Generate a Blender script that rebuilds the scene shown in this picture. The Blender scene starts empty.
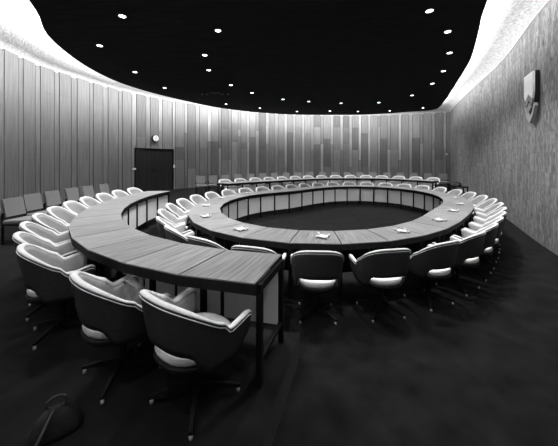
import bpy, math, random
from mathutils import Vector
random.seed(7)
PI = math.pi
S = bpy.context.scene
COL = S.collection

# ------------------------------------------------------------------ helpers
class MB:
    """collects geometry and links it as one mesh object"""
    def __init__(self):
        self.v = []; self.f = []; self.uv = []; self.tone = []; self.sm = []
    def face(self, idx, uv=None, tone=1.0, smooth=False):
        self.f.append(tuple(idx)); self.uv.append(uv); self.tone.append(tone); self.sm.append(smooth)
    def add(self, pts):
        n = len(self.v); self.v.extend([tuple(p) for p in pts]); return n
    def prism(self, poly, z0, z1, uvtop=None, tone=1.0):
        """vertical prism over a counter-clockwise polygon of (x, y)"""
        n = len(poly)
        b = self.add([(p[0], p[1], z0) for p in poly]); t = self.add([(p[0], p[1], z1) for p in poly])
        self.face([t+i for i in range(n)], uvtop, tone)
        self.face([b+n-1-i for i in range(n)], None, tone)
        for i in range(n):
            j = (i+1) % n
            self.face([b+i, b+j, t+j, t+i], None, tone)
    def box(self, c, sx, sy, sz, rz=0.0, tone=1.0):
        ca, sa = math.cos(rz), math.sin(rz)
        poly = [(c[0]+ca*x-sa*y, c[1]+sa*x+ca*y) for x, y in ((-sx/2, -sy/2), (sx/2, -sy/2), (sx/2, sy/2), (-sx/2, sy/2))]
        self.prism(poly, c[2]-sz/2, c[2]+sz/2, tone=tone)
    def bar(self, a, b, wx, wy=None):
        """a square-section bar between two points"""
        wy = wy or wx
        a = Vector(a); b = Vector(b); d = (b-a).normalized()
        up = Vector((0, 0, 1)) if abs(d.z) < .95 else Vector((0, 1, 0))
        s = d.cross(up).normalized(); u = s.cross(d)
        q = [s*x*wx/2+u*y*wy/2 for x, y in ((-1, -1), (1, -1), (1, 1), (-1, 1))]
        i = self.add([a+k for k in q]); j = self.add([b+k for k in q])
        self.face([i+3, i+2, i+1, i]); self.face([j, j+1, j+2, j+3])
        for k in range(4):
            l = (k+1) % 4
            self.face([i+k, i+l, j+l, j+k])
    def lathe(self, prof, c=(0, 0, 0), n=16, smooth=True, cap=True):
        """prof = [(r, z)] bottom to top"""
        base = []
        for r, z in prof:
            base.append(self.add([(c[0]+r*math.cos(2*PI*k/n), c[1]+r*math.sin(2*PI*k/n), c[2]+z) for k in range(n)]))
        for a, b in zip(base, base[1:]):
            for k in range(n):
                l = (k+1) % n
                self.face([a+k, a+l, b+l, b+k], smooth=smooth)
        if cap:
            self.face([base[0]+n-1-k for k in range(n)]); self.face([base[-1]+k for k in range(n)])
    def loft(self, sections, closed_sec=True, caps=True, smooth=True):
        """sections = list of equally long point lists"""
        ids = [self.add(s) for s in sections]; m = len(sections[0])
        for a, b in zip(ids, ids[1:]):
            for k in range(m if closed_sec else m-1):
                l = (k+1) % m
                self.face([a+k, b+k, b+l, a+l], smooth=smooth)
        if caps and closed_sec:
            self.face([ids[0]+k for k in range(m)]); self.face([ids[-1]+m-1-k for k in range(m)])
    def tube(self, pts, r, n=6):
        secs = []
        for i, p in enumerate(pts):
            p = Vector(p); d = (Vector(pts[min(i+1, len(pts)-1)])-Vector(pts[max(i-1, 0)])).normalized()
            up = Vector((0, 0, 1)) if abs(d.z) < .9 else Vector((0, 1, 0))
            s = d.cross(up).normalized(); u = s.cross(d)
            secs.append([p+s*r*math.cos(2*PI*k/n)+u*r*math.sin(2*PI*k/n) for k in range(n)])
        self.loft(secs)
    def build(self, name, material, parent=None, recalc=True):
        me = bpy.data.meshes.new(name); me.from_pydata(self.v, [], self.f)
        uvl = me.uv_layers.new(name='UVMap'); att = me.attributes.new('tone', 'FLOAT', 'FACE')
        for p, uv, t, s in zip(me.polygons, self.uv, self.tone, self.sm):
            p.use_smooth = s; att.data[p.index].value = t
            if uv:
                for li, c in zip(p.loop_indices, uv): uvl.data[li].uv = c
        if recalc:
            import bmesh
            bm = bmesh.new(); bm.from_mesh(me); bmesh.ops.recalc_face_normals(bm, faces=bm.faces); bm.to_mesh(me); bm.free()
        me.materials.append(material)
        o = bpy.data.objects.new(name, me); COL.objects.link(o)
        if parent: o.parent = parent
        return o

def tag(o, label=None, cat=None, group=None, kind=None):
    if label: o['label'] = label
    if cat: o['category'] = cat
    if group: o['group'] = group
    if kind: o['kind'] = kind
    return o
def empty(name, loc=(0, 0, 0), rz=0.0):
    o = bpy.data.objects.new(name, None); o.empty_display_size = .1; COL.objects.link(o)
    o.location = loc; o.rotation_euler = (0, 0, rz); return o
KIDS = {}
def kids(o): return [c for c in bpy.data.objects if c.parent == o]
def copy_tree(o, parent=None):
    c = o.copy(); COL.objects.link(c); c.parent = parent
    if o.name not in KIDS: KIDS[o.name] = kids(o)
    for ch in KIDS[o.name]: copy_tree(ch, c)
    return c
ORD = ('zeroth first second third fourth fifth sixth seventh eighth ninth tenth eleventh twelfth thirteenth fourteenth fifteenth sixteenth '
       'seventeenth eighteenth nineteenth twentieth twenty-first twenty-second twenty-third twenty-fourth twenty-fifth twenty-sixth').split()

# ------------------------------------------------------------------ materials
def mat(name, col, rough=.6, spec=.3, metal=0.0):
    m = bpy.data.materials.new(name); m.use_nodes = True
    b = m.node_tree.nodes['Principled BSDF']
    b.inputs['Base Color'].default_value = (col, col, col, 1); b.inputs['Roughness'].default_value = rough
    b.inputs['Specular IOR Level'].default_value = spec; b.inputs['Metallic'].default_value = metal
    return m
def nd(m, t, **kw):
    n = m.node_tree.nodes.new(t)
    for k, v in kw.items(): setattr(n, k, v)
    return n
def lk(m, a, b): m.node_tree.links.new(a, b)
def noisy(name, col, amp, scale, rough=.7, bump=0.0, stretch=(1, 1, 1), coord='Object', spec=.3, detail=4, bdist=.01):
    m = mat(name, col, rough, spec); b = m.node_tree.nodes['Principled BSDF']
    tc = nd(m, 'ShaderNodeTexCoord'); mp = nd(m, 'ShaderNodeMapping'); mp.inputs['Scale'].default_value = stretch
    nz = nd(m, 'ShaderNodeTexNoise'); nz.inputs['Scale'].default_value = scale; nz.inputs['Detail'].default_value = detail
    rp = nd(m, 'ShaderNodeMapRange'); rp.inputs[1].default_value = .3; rp.inputs[2].default_value = .7
    rp.inputs[3].default_value = col*(1-amp); rp.inputs[4].default_value = col*(1+amp)
    lk(m, tc.outputs[coord], mp.inputs['Vector']); lk(m, mp.outputs[0], nz.inputs['Vector']); lk(m, nz.outputs['Fac'], rp.inputs[0])
    lk(m, rp.outputs[0], b.inputs['Base Color'])
    if bump:
        bp = nd(m, 'ShaderNodeBump'); bp.inputs['Strength'].default_value = bump; bp.inputs['Distance'].default_value = bdist
        lk(m, nz.outputs['Fac'], bp.inputs['Height']); lk(m, bp.outputs[0], b.inputs['Normal'])
    m['nz'] = 1
    return m
def toned(m):
    """multiply the base colour by the per-board tone of the wood"""
    b = m.node_tree.nodes['Principled BSDF']; l = b.inputs['Base Color'].links[0]; src = l.from_socket
    at = nd(m, 'ShaderNodeAttribute', attribute_name='tone'); mu = nd(m, 'ShaderNodeMath', operation='MULTIPLY')
    lk(m, src, mu.inputs[0]); lk(m, at.outputs['Fac'], mu.inputs[1]); lk(m, mu.outputs[0], b.inputs['Base Color'])
    return m

M_top = toned(noisy('tabletop_wood', .20, .50, 1.0, rough=.42, stretch=(1, 1, 1), coord='UV', spec=.4, detail=5))
M_fascia = noisy('dark_wood', .009, .4, 6, rough=.75, stretch=(4, 4, .5), spec=.08)
M_metal = mat('black_metal', .008, .6, .12)
M_panel = noisy('grey_panel', .80, .06, 25, rough=.7)
M_white = noisy('white_panel', .88, .04, 25, rough=.6)
M_shell = noisy('dark_shell', .038, .25, 60, rough=.5, bump=.05, spec=.35)
M_pad_shaded = noisy('shaded_upholstery', .35, .05, 40, rough=.65, spec=.25)  # pale lining, darkened: the shade inside the tub is put into the colour
M_cush = noisy('seat_cushion_fabric', .90, .04, 40, rough=.65, spec=.25)
M_rim_lit = noisy('lit_rim_fabric', .66, .04, 40, rough=.6, spec=.25)  # pale trim of the same lining, lightened for the overhead light on its top
M_pan = mat('seat_pan_black', .014, .5)
M_glide = mat('glide_steel', .85, .25, .5, .6)
M_grey = noisy('grey_fabric', .19, .12, 120, rough=.9, spec=.1, bump=.1)
M_carpet = noisy('carpet', .0085, .5, 4.0, rough=.95, spec=.03, bump=.3, detail=9)
M_carpet.node_tree.nodes['Principled BSDF'].inputs['Sheen Weight'].default_value = .045
M_carpet.node_tree.nodes['Principled BSDF'].inputs['Sheen Roughness'].default_value = .5
M_timber = toned(noisy('timber_boards', .185, .20, 1.0, rough=.6, stretch=(26, 26, 1.2), coord='Object', spec=.25, detail=3))
M_gap = mat('board_gap', .01, .9, .1)
M_ceil = noisy('dark_ceiling', .010, .4, 1.0, rough=.85, stretch=(2, 12, 2), spec=.08)
M_plaster = noisy('sprayed_plaster', .54, .34, 22, rough=.9, bump=1.0, spec=.1, detail=6, bdist=.02)
M_brickcap = mat('wall_cap', .75, .7)
M_door = noisy('door_wood', .020, .3, 1.0, rough=.5, stretch=(14, 14, .6))
M_clock = mat('clock_face', .9, .5)
M_black = mat('black', .01, .5)
M_plate = mat('switch_plate', .85, .4)
M_dish = mat('pale_dish', .62, .15, .5)
M_bag = noisy('bag_leather', .13, .5, 18, rough=.6, bump=.4)
M_bag2 = noisy('dark_canvas', .012, .4, 30, rough=.8, bump=.3)
M_strap = mat('strap', .05, .6)
M_shield = mat('shield_field', .95, .35, .5)
M_shieldgrey = mat('shield_grey', .22, .4, .5)
M_ribbon = mat('shield_ribbon', .34, .5)
def emis(name, s):
    m = bpy.data.materials.new(name); m.use_nodes = True; nt = m.node_tree; nt.nodes.clear()
    e = nt.nodes.new('ShaderNodeEmission'); o = nt.nodes.new('ShaderNodeOutputMaterial')
    e.inputs[0].default_value = (1, 1, 1, 1); e.inputs[1].default_value = s; nt.links.new(e.outputs[0], o.inputs[0]); return m
M_lamp = emis('lamp_glow', 8.0); M_dim = emis('dim_lamp', .12)

# brick: narrow bricks standing on end, u = run along the wall, v = height
def brick():
    m = mat('upright_brick', .3, .9, .1); b = m.node_tree.nodes['Principled BSDF']
    tc = nd(m, 'ShaderNodeTexCoord'); sp = nd(m, 'ShaderNodeSeparateXYZ'); cb = nd(m, 'ShaderNodeCombineXYZ')
    lk(m, tc.outputs['UV'], sp.inputs[0]); lk(m, sp.outputs[1], cb.inputs[0]); lk(m, sp.outputs[0], cb.inputs[1])
    bk = nd(m, 'ShaderNodeTexBrick'); bk.offset = .37
    for k, v in (('Scale', 1.0), ('Brick Width', .42), ('Row Height', .075), ('Mortar Size', .004), ('Mortar Smooth', .4), ('Bias', 0)):
        bk.inputs[k].default_value = v
    bk.inputs['Color1'].default_value = (.17, .17, .17, 1); bk.inputs['Color2'].default_value = (.30, .30, .30, 1)
    bk.inputs['Mortar'].default_value = (.10, .10, .10, 1)
    lk(m, cb.outputs[0], bk.inputs['Vector'])
    mp = nd(m, 'ShaderNodeMapping'); mp.inputs['Scale'].default_value = (44, 6.5, 1)
    nz = nd(m, 'ShaderNodeTexNoise'); nz.inputs['Scale'].default_value = 1.0; nz.inputs['Detail'].default_value = 5
    lk(m, tc.outputs['UV'], mp.inputs[0]); lk(m, mp.outputs[0], nz.inputs['Vector'])
    cr = nd(m, 'ShaderNodeMapRange'); cr.inputs[1].default_value = .28; cr.inputs[2].default_value = .62; cr.inputs[3].default_value = .35; cr.inputs[4].default_value = 1.3
    lk(m, nz.outputs['Fac'], cr.inputs[0])
    mu = nd(m, 'ShaderNodeMixRGB', blend_type='MULTIPLY'); mu.inputs[0].default_value = 1
    lk(m, bk.outputs['Color'], mu.inputs[1]); lk(m, cr.outputs[0], mu.inputs[2]); lk(m, mu.outputs[0], b.inputs['Base Color'])
    bp = nd(m, 'ShaderNodeBump'); bp.inputs['Strength'].default_value = .6; bp.inputs['Distance'].default_value = .02
    lk(m, mu.outputs[0], bp.inputs['Height']); lk(m, bp.outputs[0], b.inputs['Normal'])
    return m
M_brick = brick()

# ------------------------------------------------------------------ plan of the room (metres, camera above the origin)
CX, CY = 1.70, 7.33
def r0(p):
    return (2.94 - .105*math.cos(2*p) + .735*math.sin(2*p) - .084*math.cos(3*p) + .063*math.sin(3*p) - .02*math.cos(4*p) - .095*math.sin(4*p))
def P(p, o):
    r = r0(p)+o; return (CX+r*math.cos(p), CY+r*math.sin(p))
def inward(p, o):
    a = P(p-.01, o); b = P(p+.01, o); t = Vector((b[0]-a[0], b[1]-a[1])).normalized()
    return Vector((-t.y, t.x))            # counter-clockwise curve: left of the tangent points inward
def arc_params(pa, pb, o, n):
    """n+1 angles from pa to pb with equal arc length at offset o"""
    K = 1500; L = [0]; prev = P(pa, o)
    for i in range(1, K+1):
        q = P(pa+(pb-pa)*i/K, o); L.append(L[-1]+math.hypot(q[0]-prev[0], q[1]-prev[1])); prev = q
    out = []; j = 0
    for k in range(n+1):
        t = L[-1]*k/n
        while j < K and L[j+1] < t-1e-9: j += 1
        f = (t-L[j])/max(1e-9, L[min(j+1, K)]-L[j]); out.append(pa+(pb-pa)*(j+min(1, max(0, f)))/K)
    return out
TIER = .22; WT = .64; D = 1.71; W2 = .59; TH = .74
rad = math.radians

def spline(pts, step, closed=False):
    """dense Catmull-Rom polyline"""
    n = len(pts); out = []
    rng = range(n if closed else n-1)
    for i in rng:
        g = lambda k: Vector(pts[k % n]) if closed else Vector(pts[min(max(k, 0), n-1)])
        a, b, c, d = g(i-1), g(i), g(i+1), g(i+2)
        m = max(2, int((c-b).length/step))
        for k in range(m):
            t = k/m
            out.append(.5*((2*b)+(c-a)*t+(2*a-5*b+4*c-d)*t*t+(-a+3*b-3*c+d)*t**3))
    if not closed: out.append(Vector(pts[-1]))
    return out

timber_pts = [(-5.2, -.6), (-6.6, 2.2), (-7.45, 5.2), (-7.9, 7.95), (-8.02, 9.1), (-7.8, 10.3), (-7.4, 11.76), (-6.75, 13.0), (-5.75, 14.4), (-3.4, 16.5), (0.07, 18.5), (4.67, 19.25), (8.2, 18.8), (11.2, 17.7)]
brick_pts = [(11.2, 17.7), (9.76, 14.66), (8.45, 11.7), (7.45, 9.3), (6.72, 7.84), (5.99, 6.53), (5.50, 5.62), (4.7, 3.9), (3.9, 1.6), (3.3, -.9)]
front_pts = [(3.3, -.9), (2.0, -3.2), (-.8, -4.2), (-3.6, -2.9), (-5.2, -.6)]
WALL_H = 1.79+3.15
timber = spline(timber_pts, .08); brickl = spline(brick_pts, .15); front = spline(front_pts, .2)
def cum(pl):
    L = [0]
    for a, b in zip(pl, pl[1:]): L.append(L[-1]+(b-a).length)
    return L
TL = cum(timber)
def at(pl, L, s):
    s = min(max(s, 0), L[-1]-1e-6)
    lo = 0; hi = len(L)-1
    while hi-lo > 1:
        m = (lo+hi)//2
        if L[m] <= s: lo = m
        else: hi = m
    t = (s-L[lo])/(L[hi]-L[lo]); p = pl[lo].lerp(pl[hi], t); d = (pl[hi]-pl[lo]).normalized()
    return p, d, Vector((d.y, -d.x))     # right of travel = into the room (wall runs clockwise)

# ------------------------------------------------------------------ floor
outline = timber + brickl[1:] + front[1:-1]
cen = Vector((1.2, 7.5))
big = [cen+(p-cen)*1.03 for p in outline][::-1]
mb = MB(); mb.prism([(p.x, p.y) for p in big], -.15, 0); tag(mb.build('floor', M_carpet), 'dark carpet floor of the sunken centre and the front', 'floor', kind='structure')
PA, PB = rad(252.8), rad(31)
inner_edge = [P(PA+(PB-PA)*i/160, D-.10) for i in range(161)]
# outer boundary of the raised tier: the wall from the brick corner back round to the near end
def ray_wall(p):
    d = Vector((math.cos(p), math.sin(p))); best = None; c = Vector((CX, CY))
    pl = outline
    for a, b in zip(pl, pl[1:]+pl[:1]):
        e = b-a; den = d.x*e.y-d.y*e.x
        if abs(den) < 1e-9: continue
        w = a-c; t = (w.x*e.y-w.y*e.x)/den; u = (w.x*d.y-w.y*d.x)/den
        if t > 0 and -1e-6 <= u <= 1+1e-6 and (best is None or t < best): best = t
    return c+d*(best*1.005)
outer_edge = [ray_wall(PA+(PB-PA)*i/160) for i in range(161)]
mb = MB()
for i in range(160):
    a, b = inner_edge[i], inner_edge[i+1]; c, d = outer_edge[i+1], outer_edge[i]
    k = mb.add([(a[0], a[1], TIER), (b[0], b[1], TIER), (c.x, c.y, TIER), (d.x, d.y, TIER), (a[0], a[1], 0), (b[0], b[1], 0)])
    mb.face([k, k+1, k+2, k+3]); mb.face([k, k+4, k+5, k+1])
for i in (0, 160):
    a, c = inner_edge[i], outer_edge[i]
    k = mb.add([(a[0], a[1], 0), (c.x, c.y, 0), (c.x, c.y, TIER), (a[0], a[1], TIER)]); mb.face([k, k+1, k+2, k+3])
tag(mb.build('floor_tier', M_carpet, recalc=False), 'dark carpeted raised tier under the outer desks', 'floor', kind='structure')

# ------------------------------------------------------------------ timber wall with a double door
def s_of_dir(ratio, lo=0):
    """run along the timber wall where x/y equals ratio"""
    best = min(range(len(timber)), key=lambda i: abs(timber[i].x-ratio*timber[i].y) if timber[i].y > 2 else 9)
    return TL[best]
sd0, sd1 = s_of_dir((135.0-279)/270), s_of_dir((172.3-279)/270)
DOOR_TOP = TIER+2.10
mb = MB()
def board(mb, s0, s1, z0, z1, front_d, tone):
    n = max(1, int((s1-s0)/.25)); 
    q = [at(timber, TL, s0+(s1-s0)*i/n) for i in range(n+1)]
    f = [(p.x+nn.x*front_d, p.y+nn.y*front_d) for p, d, nn in q]; bk = [(p.x-nn.x*.04, p.y-nn.y*.04) for p, d, nn in q]
    poly = bk+f[::-1]
    mb.prism(poly[::-1], z0, z1, tone=tone)
s = 0.0; wide = True
while s < TL[-1]-.05:
    w = random.uniform(.43, .52) if wide else random.uniform(.17, .24)
    s1 = min(s+w, TL[-1])
    base = random.uniform(.82, 1.0) if wide else random.uniform(1.1, 1.5)
    cuts = sorted(random.sample([.9, 1.3, 1.8, 2.5, 2.9, 3.3, 3.7, 4.1], random.choice((1, 2, 2))))
    zs = [0]+cuts+[WALL_H+(.02 if wide else -.03)]
    for z0, z1 in zip(zs, zs[1:]):
        t = base*random.choice((.66, .8, .95, 1.0, 1.0, 1.1, 1.2)) if s > sd0-.3 else (.92 if wide else .98)*random.uniform(.93, 1.07)
        fd = .036 if wide else .028
        for a, b in ((s, s1),):
            if b > sd0+.01 and a < sd1-.01 and z0 < DOOR_TOP:
                pieces = []
                if a < sd0: pieces.append((a, sd0, z0, z1))
                if b > sd1: pieces.append((sd1, b, z0, z1))
                if z1 > DOOR_TOP: pieces.append((max(a, sd0), min(b, sd1), DOOR_TOP, z1))
                for pc in pieces:
                    if pc[1]-pc[0] > .01: board(mb, pc[0]+.013, pc[1]-.013, pc[2], pc[3], fd, t)
            else: board(mb, a+.013, b-.013, z0, z1-.002, fd, t)
    s = s1; wide = not wide
wl = mb.build('wall_back', M_timber, recalc=True); tag(wl, 'curved wall of upright timber boards in mixed tones', 'wall', kind='structure')
mb = MB()     # dark backing seen in the joints
for a, b in zip(timber, timber[1:]):
    k = mb.add([(a.x, a.y, 0), (b.x, b.y, 0), (b.x, b.y, WALL_H-.06), (a.x, a.y, WALL_H-.06)])
    mb.face([k+3, k+2, k+1, k])
bk_o = mb.build('backing', M_gap, wl, recalc=False)
dr = empty('door_1'); tag(dr, 'dark timber double door below the clock', 'door', kind='structure')
sm_ = (sd0+sd1)/2
for k, (a, b) in enumerate(((sd0, sm_-.004), (sm_+.004, sd1))):
    mb = MB(); n = 5
    for i in range(n):
        board(mb, a+(b-a)*i/n+.003, a+(b-a)*(i+1)/n-.003, TIER, DOOR_TOP-.01, .012, 1)
    mb.build('door_leaf', M_door, dr)
    p, d, nn = at(timber, TL, sm_+(-.09 if k == 0 else .09)); mb = MB()
    c = p+nn*.05; mb.bar((c.x, c.y, TIER+.95), (c.x, c.y, TIER+1.15), .025); mb.build('door_handle', M_black, dr)
mb = MB(); mb2 = MB()
for a, b, z0, z1 in ((sd0-.05, sd0, TIER, DOOR_TOP+.05), (sd1, sd1+.05, TIER, DOOR_TOP+.05), (sd0, sd1, DOOR_TOP, DOOR_TOP+.05)):
    board(mb, a, b, z0, z1, .066, 1)
mb.build('door_frame', M_fascia, dr)

def on_timber(px, z, out):
    p, d, nn = at(timber, TL, s_of_dir((px-279)/270)); c = p+nn*out
    return Vector((c.x, c.y, z)), math.atan2(nn.y, nn.x)
# clock: a deep drum
loc, a = on_timber(154.3, 1.79+1.09, .065)
ck = empty('wall_clock', loc, a+PI/2); tag(ck, 'round white-faced wall clock in a black drum case above the dark door', 'clock')
def disc_y(r0_, r1_, y0, y1, n=28):
    m = MB(); m.lathe([(r0_, y0), (r1_, y1)], n=n, smooth=False); m.v = [(x, -z, y) for x, y, z in m.v]; return m
disc_y(.172, .172, 0, .11).build('case', M_black, ck)
disc_y(.152, .152, .11, .116).build('clock_face', M_clock, ck)
for nm, ang, ln, w in (('hour_hand', 4.0, .07, .018), ('minute_hand', 1.35, .11, .012)):
    m = MB(); m.bar((0, -.119, 0), (ln*math.cos(ang), -.119, ln*math.sin(ang)), w, .004); m.build(nm, M_black, ck)
for px, z, lb in ((132.6, 1.79-.42, 'small white switch plate on the timber wall left of the dark door'), (173.4, 1.79-.34, 'small white switch plate on the pale board right of the dark door')):
    loc, a = on_timber(px, z, .062); e = empty('switch_plate', loc, a+PI/2); tag(e, lb, 'light switch')
    m = MB(); m.box((0, -.006, 0), .17 if px < 150 else .10, .012, .09 if px < 150 else .16); m.build('plate', M_plate, e)
    m = MB(); m.box((0, -.016, 0), .02, .012, .03); m.build('toggle', M_clock, e)
loc, a = on_timber(446, 1.79+.38, .065); e = empty('wall_button', loc, a+PI/2); tag(e, 'tiny pale round fitting on the last board beside the brick wall', 'wall fitting')
disc_y(.05, .045, 0, .03).build('body', M_plate, e); disc_y(.02, .02, .03, .036).build('centre', M_black, e)

# ------------------------------------------------------------------ brick wall, cap and the wall behind the camera
BL = cum(brickl)
def ribbon_wall(name, pl, L, z0, z1, m, label, thick=.06, rows=1):
    mb = MB()
    for i in range(len(pl)-1):
        a, b = pl[i], pl[i+1]
        k = mb.add([(a.x, a.y, z0), (b.x, b.y, z0), (b.x, b.y, z1), (a.x, a.y, z1)])
        mb.face([k+3, k+2, k+1, k], [(L[i], z1), (L[i+1], z1), (L[i+1], z0), (L[i], z0)])
    o = mb.build(name, m, recalc=False); tag(o, label, 'wall', kind='structure'); return o
ribbon_wall('wall_right', brickl, BL, 0, WALL_H, M_brick, 'rough wall of narrow upright bricks carrying the shield')
FL = cum(front); ribbon_wall('wall_front', front, FL, 0, WALL_H, M_brick, 'wall behind the viewer')
mb = MB(); secs = []
for i in range(len(brickl)):
    p, d, nn = at(brickl, BL, BL[i])
    secs.append([(p.x+nn.x*o, p.y+nn.y*o, z) for o, z in ((-.08, WALL_H), (.03, WALL_H), (.03, WALL_H+.08), (-.08, WALL_H+.08))])
mb.loft(secs, smooth=False); tag(mb.build('trim_1', M_brickcap), 'pale capping along the top of the brick wall', 'trim', kind='structure')

# plaster cove: rises from the wall tops and curves over to the upper ceiling
full = timber[::3]+brickl[1::2]+front[1:-1]
nfull = len(full); mb = MB(); rings = []
prof = [(-.05, 4.80), (-.03, 4.95), (.5, 4.985), (1.0, 5.05), (1.6, 5.17), (2.2, 5.32), (2.9, 5.45)]
for o, z in prof:
    row = []
    for i, p in enumerate(full):
        d = (full[(i+1) % nfull]-full[i-1]).normalized(); nn = Vector((d.y, -d.x)); row.append((p.x+nn.x*o, p.y+nn.y*o, z))
    rings.append(mb.add(row))
for a, b in zip(rings, rings[1:]):
    for i in range(nfull):
        j = (i+1) % nfull; mb.face([a+i, b+i, b+j, a+j], smooth=True)
mb.face([rings[-1]+i for i in range(nfull)])
cv = mb.build('trim_2', M_plaster, recalc=False); tag(cv, 'white sprayed plaster cove around the dark ceiling', 'cove', kind='structure')

# ------------------------------------------------------------------ hanging dark ceiling and its lights
HD = 1.79+2.85
ce = [(-4.63, 5.14), (-5.28, 6.16), (-5.72, 7.5), (-5.92, 8.9), (-5.78, 10.4), (-4.95, 12.3), (-3.1, 14.9), (.06, 16.75), (3.97, 17.1), (6.1, 16.75), (7.75, 15.95), (8.8, 15.2), (7.8, 12.6), (7.05, 11.0), (6.0, 8.8), (5.4, 7.6), (4.5, 6.1), (3.9, 5.14), (2.95, 3.3), (2.1, 1.4), (.9, -.4), (-.8, -1.0), (-2.3, .2), (-3.3, 2.2), (-4.0, 3.8)]
cep = spline(ce, .25, closed=True)
mb = MB(); mb.prism([(p.x, p.y) for p in cep][::-1], HD, HD+.06); tag(mb.build('ceiling', M_ceil), 'dark slatted oval ceiling hung below the white cove', 'ceiling', kind='structure')

lights_px = [(122.3, 16), (218, 30.4), (99.7, 45.5), (204.7, 55), (208.7, 70), (135, 72), (164.6, 87.8), (231, 85), (252, 92.8), (226, 104), (260, 108), (429.5, 10.7), (447.8, 31.5), (449.6, 52.7), (443.5, 71), (432.4, 83.5), (412, 95.3), (423, 107.9), (389.7, 110.7), (379, 102.5), (358, 111.4), (341, 103.2), (330, 111), (308.7, 101.4), (297, 111.4), (283, 99.3)]
lights_px.sort()
spots = [((x-279)*2.85/(160-y), 270*2.85/(160-y)) for x, y in lights_px]
dl = None
for i, (x, y) in enumerate(spots):
    if dl is None:
        dl = empty('ceiling_downlight', (x, y, HD)); o = dl
        m = MB(); m.lathe([(.060, -.008), (.075, -.008), (.075, 0), (.060, 0), (.060, -.008)], n=24, cap=False, smooth=False); m.build('trim_ring', M_plate, dl)
        m = MB(); m.lathe([(.060, -.006), (.060, -.003)], n=24, smooth=False); m.build('lens', M_lamp, dl)
    else:
        o = copy_tree(dl); o.location = (x, y, HD)
    tag(o, 'round glowing downlight in the dark ceiling, %s from the left' % ORD[i+1] if i < 13 else 'round glowing downlight in the dark ceiling, %s from the right' % ORD[26-i], 'ceiling light', 'downlights in the dark ceiling')
def lamp(x, y, e):
    l = bpy.data.lights.new('downlight_lamp', 'SPOT'); l.energy = e; l.spot_size = rad(114); l.spot_blend = .75; l.shadow_soft_size = .09
    o = bpy.data.objects.new('downlight_lamp', l); COL.objects.link(o); o.location = (x, y, HD-.03)
E_DOWN = 320
for x, y in spots: lamp(x, y, E_DOWN)
# the same two rows of downlights carry on over the near part of the room, above the frame
for x, y in ((-2.45, 4.0), (-.55, 4.55), (.7, 3.75), (2.05, 4.2)): lamp(x, y, E_DOWN)
for x, y, k in ((1.3, .7, .22), (-1.2, .2, .45)): lamp(x, y, E_DOWN*k)

# dim square grille with four small spots
gx, gy = (214.6-279)*2.85/67.5, 270*2.85/67.5
g = empty('ceiling_vent', (gx, gy, HD)); tag(g, 'square black ceiling vent between four dim spots near the left downlights', 'vent')
m = MB(); m.box((0, 0, -.008), .42, .42, .016); m.build('frame', M_metal, g)
for k in range(6): m = MB(); m.box((0, -.17+k*.068, -.02), .38, .018, .012); m.build('slat', M_black, g)
for k, px in enumerate((202, 207, 222.3, 227.8)):
    x = (px-279)*2.85/66.4; e = empty('ceiling_spot', (x, 270*2.85/66.4, HD))
    tag(e, 'faint small ceiling spot beside the square black vent, %s of the four from the left' % ORD[k+1], 'ceiling light', 'dim spots beside the vent')
    m = MB(); m.lathe([(.05, -.03), (.06, 0)], n=14); m.build('housing', M_metal, e)
    m = MB(); m.lathe([(.035, -.034), (.035, -.03)], n=14, smooth=False); m.build('lens', M_dim, e)

# cove tubes: long lamps lying on top of the hung ceiling's rim, turned to the cove and the walls
CL = cum(cep+[cep[0]]); tot = CL[-1]; nt = 44
for k in range(nt):
    p, d, nn = at(cep+[cep[0]], CL, tot*(k+.5)/nt)     # right of travel is inward on this clockwise line
    l = bpy.data.lights.new('cove_tube', 'AREA'); l.shape = 'RECTANGLE'; l.size = tot/nt*.96; l.size_y = .16; l.energy = 56 if min((p-b).length for b in brickl) > 2.3 else 19
    o = bpy.data.objects.new('cove_tube', l); COL.objects.link(o)
    c = p+nn*.06; o.location = (c.x, c.y, HD+.22)
    out = Vector((-nn.x, -nn.y, .30)).normalized(); o.rotation_euler = out.to_track_quat('-Z', 'Y').to_euler()

# ------------------------------------------------------------------ tables
def along(p, o):
    """angle at which the seam through angle p (at the outer edge) crosses offset o; the ring's seams lean a little towards its normal"""
    if not LEAN[0] or o >= WT: return p
    q = P(p, WT); n = inward(p, WT); rr = Vector((CX-q[0], CY-q[1])).normalized(); n = (n*.6+rr*.4).normalized()
    e = n*((WT-o)/max(.3, n.dot(rr))); x, y = q[0]+e.x-CX, q[1]+e.y-CY
    a = math.atan2(y, x)
    return p+((a-p+PI) % (2*PI)-PI)
LEAN = [True]
def quad(p0, p1, oa, ob, z0, z1, mb, grain=True, gap=.007, tone=1.0):
    """one table module between angles p0 and p1, straight edged"""
    a, b, c, d = P(along(p0, oa), oa), P(along(p0, ob), ob), P(along(p1, ob), ob), P(along(p1, oa), oa)
    poly = [a, b, c, d]; m = Vector((sum(q[0] for q in poly)/4, sum(q[1] for q in poly)/4))
    t0 = (Vector(c)-Vector(b)).normalized()*gap
    poly = [(a[0]+t0.x, a[1]+t0.y), (b[0]+t0.x, b[1]+t0.y), (c[0]-t0.x, c[1]-t0.y), (d[0]-t0.x, d[1]-t0.y)]
    off = random.uniform(0, 50); W = 34.0
    uv = [(off, 0), (off, 1.2), (off+.7*W, 1.2), (off+.7*W, 0)]
    if tone is None: tone = random.uniform(.86, 1.12)
    # orientation
    ar = sum(poly[i][0]*poly[(i+1) % 4][1]-poly[(i+1) % 4][0]*poly[i][1] for i in range(4))
    if ar < 0: poly = poly[::-1]; uv = uv[::-1]
    mb.prism(poly, z0, z1, uv, tone)
def post(p, o, z0, z1, w=.04):
    m = MB(); c = P(along(p, o), o); m.box((c[0], c[1], (z0+z1)/2), w, w, z1-z0, p); return m
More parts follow.
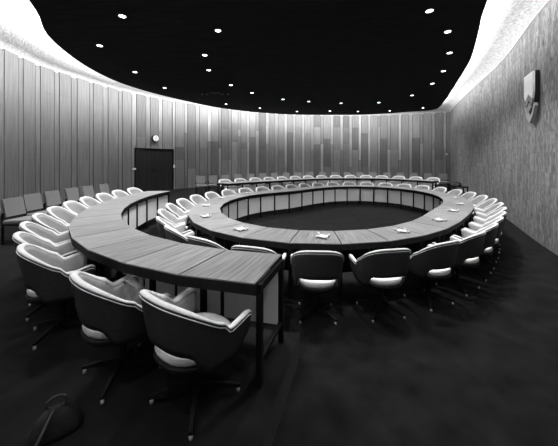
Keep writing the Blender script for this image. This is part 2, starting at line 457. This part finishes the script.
def table(name, label, ang, zf, oa, ob, panel_m, closed, inset=.07, end_inset=.07):
    t = empty(name, (0, 0, 0)); tag(t, label, 'table')
    n = len(ang)-1
    for i in range(n):
        p0, p1 = ang[i], ang[i+1]
        m = MB(); quad(p0, p1, oa, ob, zf+TH-.010, zf+TH, m, tone=None); m.build('tabletop', M_top, t)
        for nm, o1, o2 in (('apron', ob-.030, ob-.003), ('apron', oa+.003, oa+.030)):
            m = MB(); quad(p0, p1, o1, o2, zf+TH-.085, zf+TH-.010, m, gap=0); m.build(nm, M_fascia, t)
        m = MB(); quad(p0, p1, oa+.05, oa+.07, zf+.16, zf+TH-.115, m, gap=.02); m.build('modesty_panel', panel_m, t)
        if closed: m = MB(); quad(p0, p1, oa+.072, oa+.085, zf+.15, zf+TH-.10, m, gap=.02); m.build('panel_backing', M_fascia, t)
    for i in range(n if closed else n+1):
        post(ang[i], oa+.045, zf, zf+TH-.03).build('leg', M_metal, t)
        ins = end_inset if i == n else inset
        post(ang[i], ob-ins, zf, zf+TH-.03).build('leg', M_metal, t)
        m = MB(); a = P(along(ang[i], oa+.045), oa+.045); b = P(along(ang[i], ob-ins), ob-ins); m.bar((a[0], a[1], zf+.17), (b[0], b[1], zf+.17), .03); m.build('foot_rail', M_metal, t)
        m = MB(); m.bar((a[0], a[1], zf+TH-.058), (b[0], b[1], zf+TH-.058), .03, .054); m.build('cross_rail', M_fascia, t)
    return t
BACK = 1.172
NR = 36
full_arc = arc_params(rad(253.2), rad(253.2)+2*PI, BACK, NR)           # seat positions (and module centres)
seat_phi = full_arc[:-1]
half = arc_params(rad(252.5), rad(252.5)+2*PI, BACK, NR*2)
seams = half[1::2]
ring = table('ring_table', 'large closed ring-shaped conference table of wooden segments in the middle of the room', seams+[seams[0]+2*PI], 0, 0, WT, M_panel, True)
LEAN[0] = False
left_ang = arc_params(rad(181.0), rad(251.4), D+W2, 12)
left_desk = table('curved_desk', 'long curved outer desk in the left foreground with white front panels', left_ang, TIER, D, D+W2, M_white, False, .27)
far_ang = arc_params(rad(37.0), rad(148.0), D+W2, 15)
far_desk = table('curved_desk', 'far curved outer desk behind the ring table near the back wall', far_ang, TIER, D, D+W2, M_white, False, .27, .27)

# ------------------------------------------------------------------ tub armchair
def smooth01(x): x = min(1, max(0, x)); return x*x*(3-2*x)
HW = .312
def plan(s):
    a = abs(s); sg = 1 if s >= 0 else -1
    if a <= .5:
        th = a/.5*PI/2; e = 2/2.5
        x = HW*abs(math.sin(th))**e; y = -.03-.265*abs(math.cos(th))**e
    else:
        f = (a-.5)/.5; x = HW+.012*f-.03*max(0, f-.6)**2/.16*.5; y = -.03+.27*f
    return sg*x, y
def rim(s):
    a = abs(s); b = max(0.0, 1-(a/.62)**2.4)**1.45
    return .588+.244*b+.046*smooth01((a-.52)/.48)-.03*smooth01((a-.93)/.07)
def low(s):
    a = abs(s); return .508-.02*a-.135*smooth01((a-.24)/.15)+.10*smooth01((a-.72)/.28)
def shellpt(s, z, inset):
    x, y = plan(s); e = .004
    x1, y1 = plan(s-e); x2, y2 = plan(s+e); t = Vector((x2-x1, y2-y1))
    n = Vector((-t.y, t.x)).normalized() if t.length > 1e-7 else Vector((0, 1))
    g = .80+.20*max(0, min(1, (z-.34)/.44))**.8
    lean = -.05*(z-.6)*smooth01((.6-abs(s))/.6)
    return Vector(((x+n.x*inset)*g, (y+n.y*inset+.03)*g-.03+lean, z))
# make sure the inset goes towards the sitter
NS = 44
SS = [-1+2*i/NS for i in range(NS+1)]
def make_chair():
    t = empty('tub_armchair')
    sh = MB(); secs = []
    for s in SS:
        zt, zb = rim(s)-.016, low(s); zz = [zb+(zt-zb)*k/7 for k in range(8)]
        secs.append([shellpt(s, z, 0) for z in zz]+[shellpt(s, z, .016) for z in reversed(zz)])
    sh.loft(secs); shell = sh.build('shell', M_shell, t); shell['label'] = 'dark outer shell'
    pd = MB(); rr = MB(); secs = []; rs = []
    for s in SS:
        zt, zb = rim(s), low(s)+.004; end = smooth01((1-abs(s))/.05)*.5+.5
        zz = [zb+(zt-.030-zb)*k/7 for k in range(8)]
        th = .050*end
        secs.append([shellpt(s, z, .017) for z in zz]+[shellpt(s, z, th) for z in reversed(zz)])
        rs.append([shellpt(s, zt-.016, .010), shellpt(s, zt-.013, -.004), shellpt(s, zt-.004, .000), shellpt(s, zt+.002, .018), shellpt(s, zt-.004, .034*end), shellpt(s, zt-.014, .044*end), shellpt(s, zt-.029, .046*end), shellpt(s, zt-.029, .02)])
    pd.loft(secs); pad = pd.build('upholstery', M_pad_shaded, t); pad['label'] = 'soft pale inner upholstery, darkened for shade'
    rr.loft(rs); rr.build('rim_roll', M_rim_lit, t)['label'] = 'pale roll along the rim, lightened for light from above'
    pp = MB(); pp.tube([shellpt(s, rim(s)-.03, -.003) for s in SS], .0035, 5); pp.build('piping', M_cush, pad)
    # seat cushion, rounded D
    def outline(k, grow):
        a = 2*PI*k/28; c, s_ = math.cos(a), math.sin(a); e = 2/2.3
        return ((.215+grow)*math.copysign(abs(c)**e, c), -.005+(.235+grow)*math.copysign(abs(s_)**e, s_))
    cu = MB(); secs = []
    for g, z in ((-.04, .392), (-.012, .402), (.002, .42), (.006, .44), (.0, .46), (-.025, .474), (-.09, .481), (-.16, .483)):
        secs.append([(*outline(k, g), z) for k in range(28)])
    cu.loft(secs); cush = cu.build('seat_cushion', M_cush, t); cush['label'] = 'pale seat cushion'
    pn = MB(); secs = []
    for g, z in ((-.13, .318), (-.05, .328), (-.004, .352), (.010, .385), (.012, .408)): secs.append([(*outline(k, g), z) for k in range(28)])
    pn.loft(secs); pn.build('seat_pan', M_pan, t)
    co = MB(); co.lathe([(.045, .06), (.035, .10), (.026, .12), (.026, .32)], n=12); co.build('column', M_metal, t)
    for k in range(4):
        a = PI/4+k*PI/2; c, s_ = math.cos(a), math.sin(a)
        lg = MB(); secs = []
        for r, z, w, h in ((.02, .085, .022, .022), (.16, .072, .018, .016), (.285, .045, .013, .010)):
            o = Vector((-s_, c, 0)); ctr = Vector((r*c, r*s_, z))
            secs.append([ctr+o*w+Vector((0, 0, -h)), ctr-o*w+Vector((0, 0, -h)), ctr-o*w*.7+Vector((0, 0, h)), ctr+o*w*.7+Vector((0, 0, h))])
        lg.loft(secs, smooth=False); L = lg.build('leg', M_metal, t)
        gl = MB(); gl.lathe([(.012, 0), (.014, .012), (.010, .034)], c=(.272*c, .272*s_, 0), n=8); gl.build('glide', M_glide, L)
    return t
proto = make_chair(); used = [False]
def put_chair(x, y, facing, z, label, group):
    o = copy_tree(proto) if used[0] else proto; used[0] = True
    o.location = (x, y, z); o.rotation_euler = (0, 0, math.atan2(facing.y, facing.x)-PI/2+random.uniform(-.06, .06))
    return tag(o, label, 'chair', group)
# chairs round the ring: counted from the one facing the camera's side of the table
EASE = {1: .8, 2: 1.5, 3: 2.0, 4: 2.2, 5: 1.5, 6: .8}      # the near right chairs stand a little further along
for i, p in enumerate(seat_phi):
    p += rad(EASE.get(i, 0))
    c = P(p, BACK-.285); f = inward(p, BACK)
    if i == 0: lb = 'pale-lined dark tub chair seen squarely from behind, just past the end of the left desk'
    elif i <= 8: lb = 'near-side ring table chair, %s rightward from the one seen squarely from behind' % ORD[i]
    elif i <= 14: lb = 'ring table chair toward brick wall, %s rightward of the one seen squarely from behind' % ORD[i]
    elif i <= 23: lb = 'pale-topped tub chair on far side of ring table, %s along from the brick-wall bend' % ORD[i-14]
    elif i <= 30: lb = 'pale chair left of ring table, %s from where the left desk hides the row' % ORD[31-i]
    else: lb = 'chair between ring table and left desk, %s leftward from the squarely seen chair' % ORD[36-i]
    put_chair(c[0], c[1], f, 0, lb, 'tub chairs around the ring table')
OUT = 2.66
lph = arc_params(rad(181.6), rad(232.6), OUT, 9)+[rad(241.7), rad(247.9)]
for i, p in enumerate(reversed(lph)):
    c = P(p, OUT-.285+(.035 if i < 2 else .07)); f = inward(p, OUT)
    lb = ('largest dark-backed tub chair in the foreground at the near end of the left desk' if i == 0 else
          'pale-lined dark tub chair behind the left desk, %s from its near end' % ORD[i+1] if i < 7 else
          'pale-lined tub chair behind the left desk, %s from its far end' % ORD[12-i])
    o = put_chair(c[0], c[1], f, TIER, lb, 'tub chairs behind the left desk'); o.rotation_euler.z -= rad((20, 17, 6)[i]) if i < 3 else 0; o.scale = ((1.03, 1, .93), (1, 1, .95))[i] if i < 2 else (.90, 1, 1)
fars = [223, 236, 248.6, 262, 275.5, 290.6, 305.3, 320, 334.5, 349.4, 366, 381, 396.5, 413.4, 431.8]
fphi = []
for px in (fars[0]+3, fars[-1]):
    k = (px-279)/270; best = min((rad(30)+rad(120)*j/600 for j in range(601)), key=lambda p: abs(P(p, OUT-.2)[0]-k*P(p, OUT-.2)[1])); fphi.append(best)
for i, best in enumerate(arc_params(fphi[0], fphi[1], OUT, 14)):
    c = P(best, OUT-.285); f = inward(best, OUT)
    put_chair(c[0], c[1], f, TIER, 'pale tub chair behind the far outer desk, %s from its %s end' % (ORD[i+1] if i < 8 else ORD[15-i], 'left' if i < 8 else 'right'), 'tub chairs behind the far desk')

# ------------------------------------------------------------------ grey upright chairs against the walls
def make_grey():
    t = empty('upright_chair')
    def rbox(x, y, z, tilt, cy, cz):
        m = MB(); secs = []
        for f, zz in ((.94, -z/2), (1, -z/2+.015), (1, z/2-.015), (.94, z/2)):
            w, d = x/2*f, y/2*(f if abs(zz) > z/2-.01 else 1)
            secs.append([(sx*w, sy*d, zz) for sx, sy in ((-1, -1), (1, -1), (1, 1), (-1, 1))])
        ct, st = math.cos(tilt), math.sin(tilt)
        m.loft([[(px, py*ct-pz*st+cy, py*st+pz*ct+cz) for px, py, pz in s] for s in secs], smooth=False); return m
    rbox(.46, .46, .075, .04, .02, .415).build('seat', M_grey, t)
    rbox(.38, .055, .35, .20, -.24, .665).build('backrest', M_grey, t)
    for sx in (-1, 1):
        m = MB(); m.bar((sx*.215, .22, 0), (sx*.215, .22, .38), .028); m.build('leg', M_metal, t)
        m = MB(); m.bar((sx*.215, -.22, 0), (sx*.215, -.22, .58), .028); m.build('leg', M_metal, t)
        m = MB(); m.bar((sx*.215, -.22, .36), (sx*.215, .22, .36), .025); m.build('side_rail', M_metal, t)
    return t
gp = make_grey(); gused = [False]
def put_grey(x, y, f, label, group):
    o = copy_tree(gp) if gused[0] else gp; gused[0] = True
    o.location = (x, y, TIER); o.rotation_euler = (0, 0, math.atan2(f.y, f.x)-PI/2); return tag(o, label, 'chair', group)
gl = [(-5.18, 5.24), (-5.34, 5.82), (-5.42, 6.42), (-5.43, 7.05), (-5.42, 7.62), (-5.36, 8.22)]
for i, (x, y) in enumerate(gl):
    f = (Vector((CX, CY))-Vector((x, y))).normalized()
    f = Vector((1, -.04)).normalized()
    c = Vector((x, y))+f*.27
    put_grey(c.x, c.y, f, 'grey upholstered armless chair along the left timber wall, %s from the picture edge' % ORD[i+1], 'grey chairs along the left wall')
ga = [(200.6, 176.1), (212.7, 175.7), (224.8, 175), (237, 174.5), (250.8, 174.0), (262.7, 173.4), (273.4, 173.1), (286.5, 172.9), (298, 172.7), (310, 172.5), (322.5, 172.3), (334.5, 172.2), (347, 172.3), (359.6, 172.4), (374, 172.7), (386.7, 172.8), (400.5, 172.9), (414, 173), (427.7, 173.2), (443, 173.9)]
gpos = [Vector(((x-279)*.74/(y-160), 270*.74/(y-160))) for x, y in ga]
gpos = [sum((gpos[min(max(i+k, 0), len(gpos)-1)] for k in (-1, 0, 1)), Vector((0, 0)))/3 if 0 < i < len(gpos)-1 else p for i, p in enumerate(gpos)]
for i, p in enumerate(gpos):
    f = (Vector((CX, CY))-p).normalized(); f = (f*.6+Vector((-.05, -.5))).normalized(); c = p+f*.27
    n = len(gpos)
    put_grey(c.x, c.y, f, 'grey upholstered chair in the back row along the timber wall, %s from the %s' % (ORD[i+1] if i < n/2 else ORD[n-i], 'left' if i < n/2 else 'right'), 'grey chairs along the back wall')

# ------------------------------------------------------------------ things on the ring table: pale star-shaped glass dishes
def make_dish():
    t = empty('table_dish')
    def star(r, n=32): return [(r*(1-.30*abs(math.sin(2*2*PI*k/n)))*math.cos(2*PI*k/n), r*(1-.30*abs(math.sin(2*2*PI*k/n)))*math.sin(2*PI*k/n)) for k in range(n)]
    m = MB(); m.loft([[(x, y, z) for x, y in star(r)] for r, z in ((.06, 0), (.085, .006), (.115, .03), (.118, .034), (.106, .034), (.075, .014), (.02, .012))]); m.build('bowl', M_dish, t)
    for k in range(4):
        a = k*PI/2; m = MB(); m.lathe([(.018, 0), (.022, .05), (.019, .05), (.016, .01)], c=(.13*math.cos(a+.4), .13*math.sin(a+.4), 0), n=10); m.build('cup', M_dish, t)
    return t
dp = None
dishes = []
for tgt in (252, 269, 289, 314.5, 343, 366, 235.5, 218, 201, 180, 163):
    j = min(range(NR), key=lambda k: abs((math.degrees(seat_phi[k])-tgt+180) % 360-180)); dishes.append(j)
where = ['on the ring table before the chair seen squarely from behind', 'on the near right ring table, first past the squarely seen chair', 'on the right ring table, second past the squarely seen chair', 'on the right ring table, third past the squarely seen chair', 'on the right ring table, fourth past the squarely seen chair', 'farthest along the right side of the ring table', 'on the near left ring table, nearest the end of the left desk', 'on the left ring table, second from the left desk end', 'on the left ring table, third from the left desk end', 'on the left ring table, fourth from the left desk end', 'farthest along the left side of the ring table']
for j, w in zip(dishes, where):
    c = P(seat_phi[j], WT*.56)
    if dp is None: dp = make_dish(); o = dp
    else: o = copy_tree(dp)
    o.location = (c[0], c[1], TH+.001); o.rotation_euler = (0, 0, seat_phi[j]+.3)
    o.scale = (.75, .75, .8); tag(o, 'pale glass dish '+w, 'dish', 'dishes on the ring table')

# ------------------------------------------------------------------ shield on the brick wall
def on_brick(ratio):
    i = min(range(len(brickl)-1), key=lambda k: abs(brickl[k].x-ratio*brickl[k].y) if brickl[k].y > 1 else 99)
    return at(brickl, BL, BL[i])
p, d, nn = on_brick((535.5-279)/270)
e = empty('wall_shield', (p.x+nn.x*.02, p.y+nn.y*.02, 2.727), math.atan2(nn.y, nn.x)+PI/2); e.scale = (1, 1, .87); tag(e, 'large heraldic shield with a white field and grey chevron mounted high on the brick wall', 'shield')
def flat(poly, y0, y1, name, m):
    """poly in (x, z); y0 back, y1 front (towards the room = -y)"""
    b = MB(); n = len(poly); i = b.add([(x, -y0, z) for x, z in poly]); j = b.add([(x, -y1, z) for x, z in poly])
    b.face([j+k for k in range(n)]); b.face([i+n-1-k for k in range(n)])
    for k in range(n): l = (k+1) % n; b.face([i+k, i+l, j+l, j+k])
    return b.build(name, m, e)
hw = .27
outl = [(-hw, 1.13), (-hw, .52), (-hw*.92, .38), (-hw*.66, .24), (0, .06), (hw*.66, .24), (hw*.92, .38), (hw, .52), (hw, 1.13)]
flat(outl, 0, .07, 'backplate', M_black)
flat([(-hw, 1.12), (-hw, .62), (-hw*.8, .46), (0, .62), (hw*.8, .46), (hw, .62), (hw, 1.12)], .07, .11, 'field', M_shield)
flat([(-hw*.78, .43), (-hw*.6, .30), (0, .46), (hw*.6, .30), (hw*.78, .43), (0, .58)], .07, .10, 'chevron', M_shieldgrey)
flat([(-.12, .24), (0, .15), (.12, .24), (0, .38)], .07, .10, 'charge', M_shieldgrey)
flat([(-hw*1.12, .30), (-hw*.98, .34), (-hw*.60, .14), (0, -.02), (hw*.60, .14), (hw*.98, .34), (hw*1.15, .26), (hw*.7, .03), (0, -.14), (-hw*.7, .03)], .03, .09, 'scroll', M_ribbon)

# ------------------------------------------------------------------ small dark stand by the brick wall
t = empty('side_stand', (7.82, 11.75, 0), -1.13); tag(t, 'small black stand against the brick wall behind the ring table chairs', 'stand')
m = MB(); m.box((0, 0, .63), .62, .36, .04); m.build('top', M_metal, t)
for sx in (-1, 1):
    for sy in (-1, 1): m = MB(); m.bar((sx*.28, sy*.15, 0), (sx*.28, sy*.15, .61), .03); m.build('leg', M_metal, t)
m = MB(); m.box((0, 0, .25), .54, .28, .02); m.build('shelf', M_metal, t)
t = empty('equipment_box', (7.76, 11.72, .652), -1.13); tag(t, 'black box-like device with a raised top standing on the small black stand', 'equipment')
m = MB(); m.loft([[(sx*w, sy*d_, z) for sx, sy in ((-1, -1), (1, -1), (1, 1), (-1, 1))] for w, d_, z in ((.12, .11, 0), (.11, .10, .05), (.07, .06, .11))], smooth=False); m.build('body', M_black, t)
m = MB(); m.tube([(-.13, 0, .125), (-.10, 0, .15), (0, 0, .165), (.10, 0, .15), (.13, 0, .125)], .025, 8); m.build('top_bar', M_black, t)

# ------------------------------------------------------------------ the dark bag on a foreground chair, the bag on the floor
q = lph[-2]; c = P(q, OUT-.34); f = inward(q, OUT)
t = empty('handbag', (c[0], c[1], TIER+.475), math.atan2(f.y, f.x)-PI/2); tag(t, 'slouched dark leather bag lying on the second foreground chair of the left desk', 'bag')
m = MB(); secs = []
for z, wx, wy, ox in ((0, .11, .065, 0), (.04, .12, .075, 0), (.09, .11, .06, .01), (.13, .075, .035, -.015), (.16, .035, .015, -.03)):
    secs.append([(ox+wx*math.copysign(abs(math.cos(a))**.75, math.cos(a))*(1+.05*math.sin(5*a)), wy*math.copysign(abs(math.sin(a))**.75, math.sin(a)), z) for a in [2*PI*k/18 for k in range(18)]])
m.loft(secs); m.build('body', M_bag, t)
m = MB(); m.tube([(-.06, -.02, .13), (-.07, -.05, .16), (-.02, -.06, .18), (.04, -.05, .15), (.05, -.02, .10)], .007, 6); m.build('handle', M_bag, t)

t = empty('shoulder_bag', (-1.285, 1.56, TIER), .6); tag(t, 'dim dark bag with a looped strap on the carpet in the bottom left corner', 'bag')
m = MB(); secs = []
for z, wx, wy in ((0, .12, .07), (.03, .125, .075), (.09, .10, .06), (.13, .06, .035), (.15, .02, .015)):
    secs.append([(wx*math.copysign(abs(math.cos(a))**.7, math.cos(a)), wy*math.copysign(abs(math.sin(a))**.7, math.sin(a)), z) for a in [2*PI*k/18 for k in range(18)]])
m.loft(secs); m.build('body', M_bag2, t)
m = MB(); m.tube([(.045*math.cos(a), 0, .172+.034*math.sin(a)) for a in [-PI/2+2*PI*k/18 for k in range(19)]], .007, 6); m.build('strap', M_strap, t)
m = MB(); m.tube([(-.01, -.02, .147), (-.06, -.09, .075), (-.11, -.13, .006)], .008, 6); m.build('strap', M_strap, t)

# ------------------------------------------------------------------ camera, world, colour management
w = bpy.data.worlds.new('World'); S.world = w; w.use_nodes = True
w.node_tree.nodes['Background'].inputs[0].default_value = (0, 0, 0, 1); w.node_tree.nodes['Background'].inputs[1].default_value = 0
cam = bpy.data.cameras.new('camera'); co = bpy.data.objects.new('camera', cam); COL.objects.link(co)
co.location = (0, 0, 1.79); co.rotation_euler = (PI/2, 0, 0)
cam.sensor_width = 36; cam.sensor_fit = 'HORIZONTAL'; cam.lens = 270/558*36; cam.shift_y = -(223-160)/558; cam.clip_start = .05
S.camera = co
S.view_settings.view_transform = 'Standard'; S.view_settings.look = 'None'; S.view_settings.gamma = 1
S.view_settings.use_curve_mapping = False; S.view_settings.exposure = 0.0
S.cycles.max_bounces = 6; S.cycles.use_denoising = True
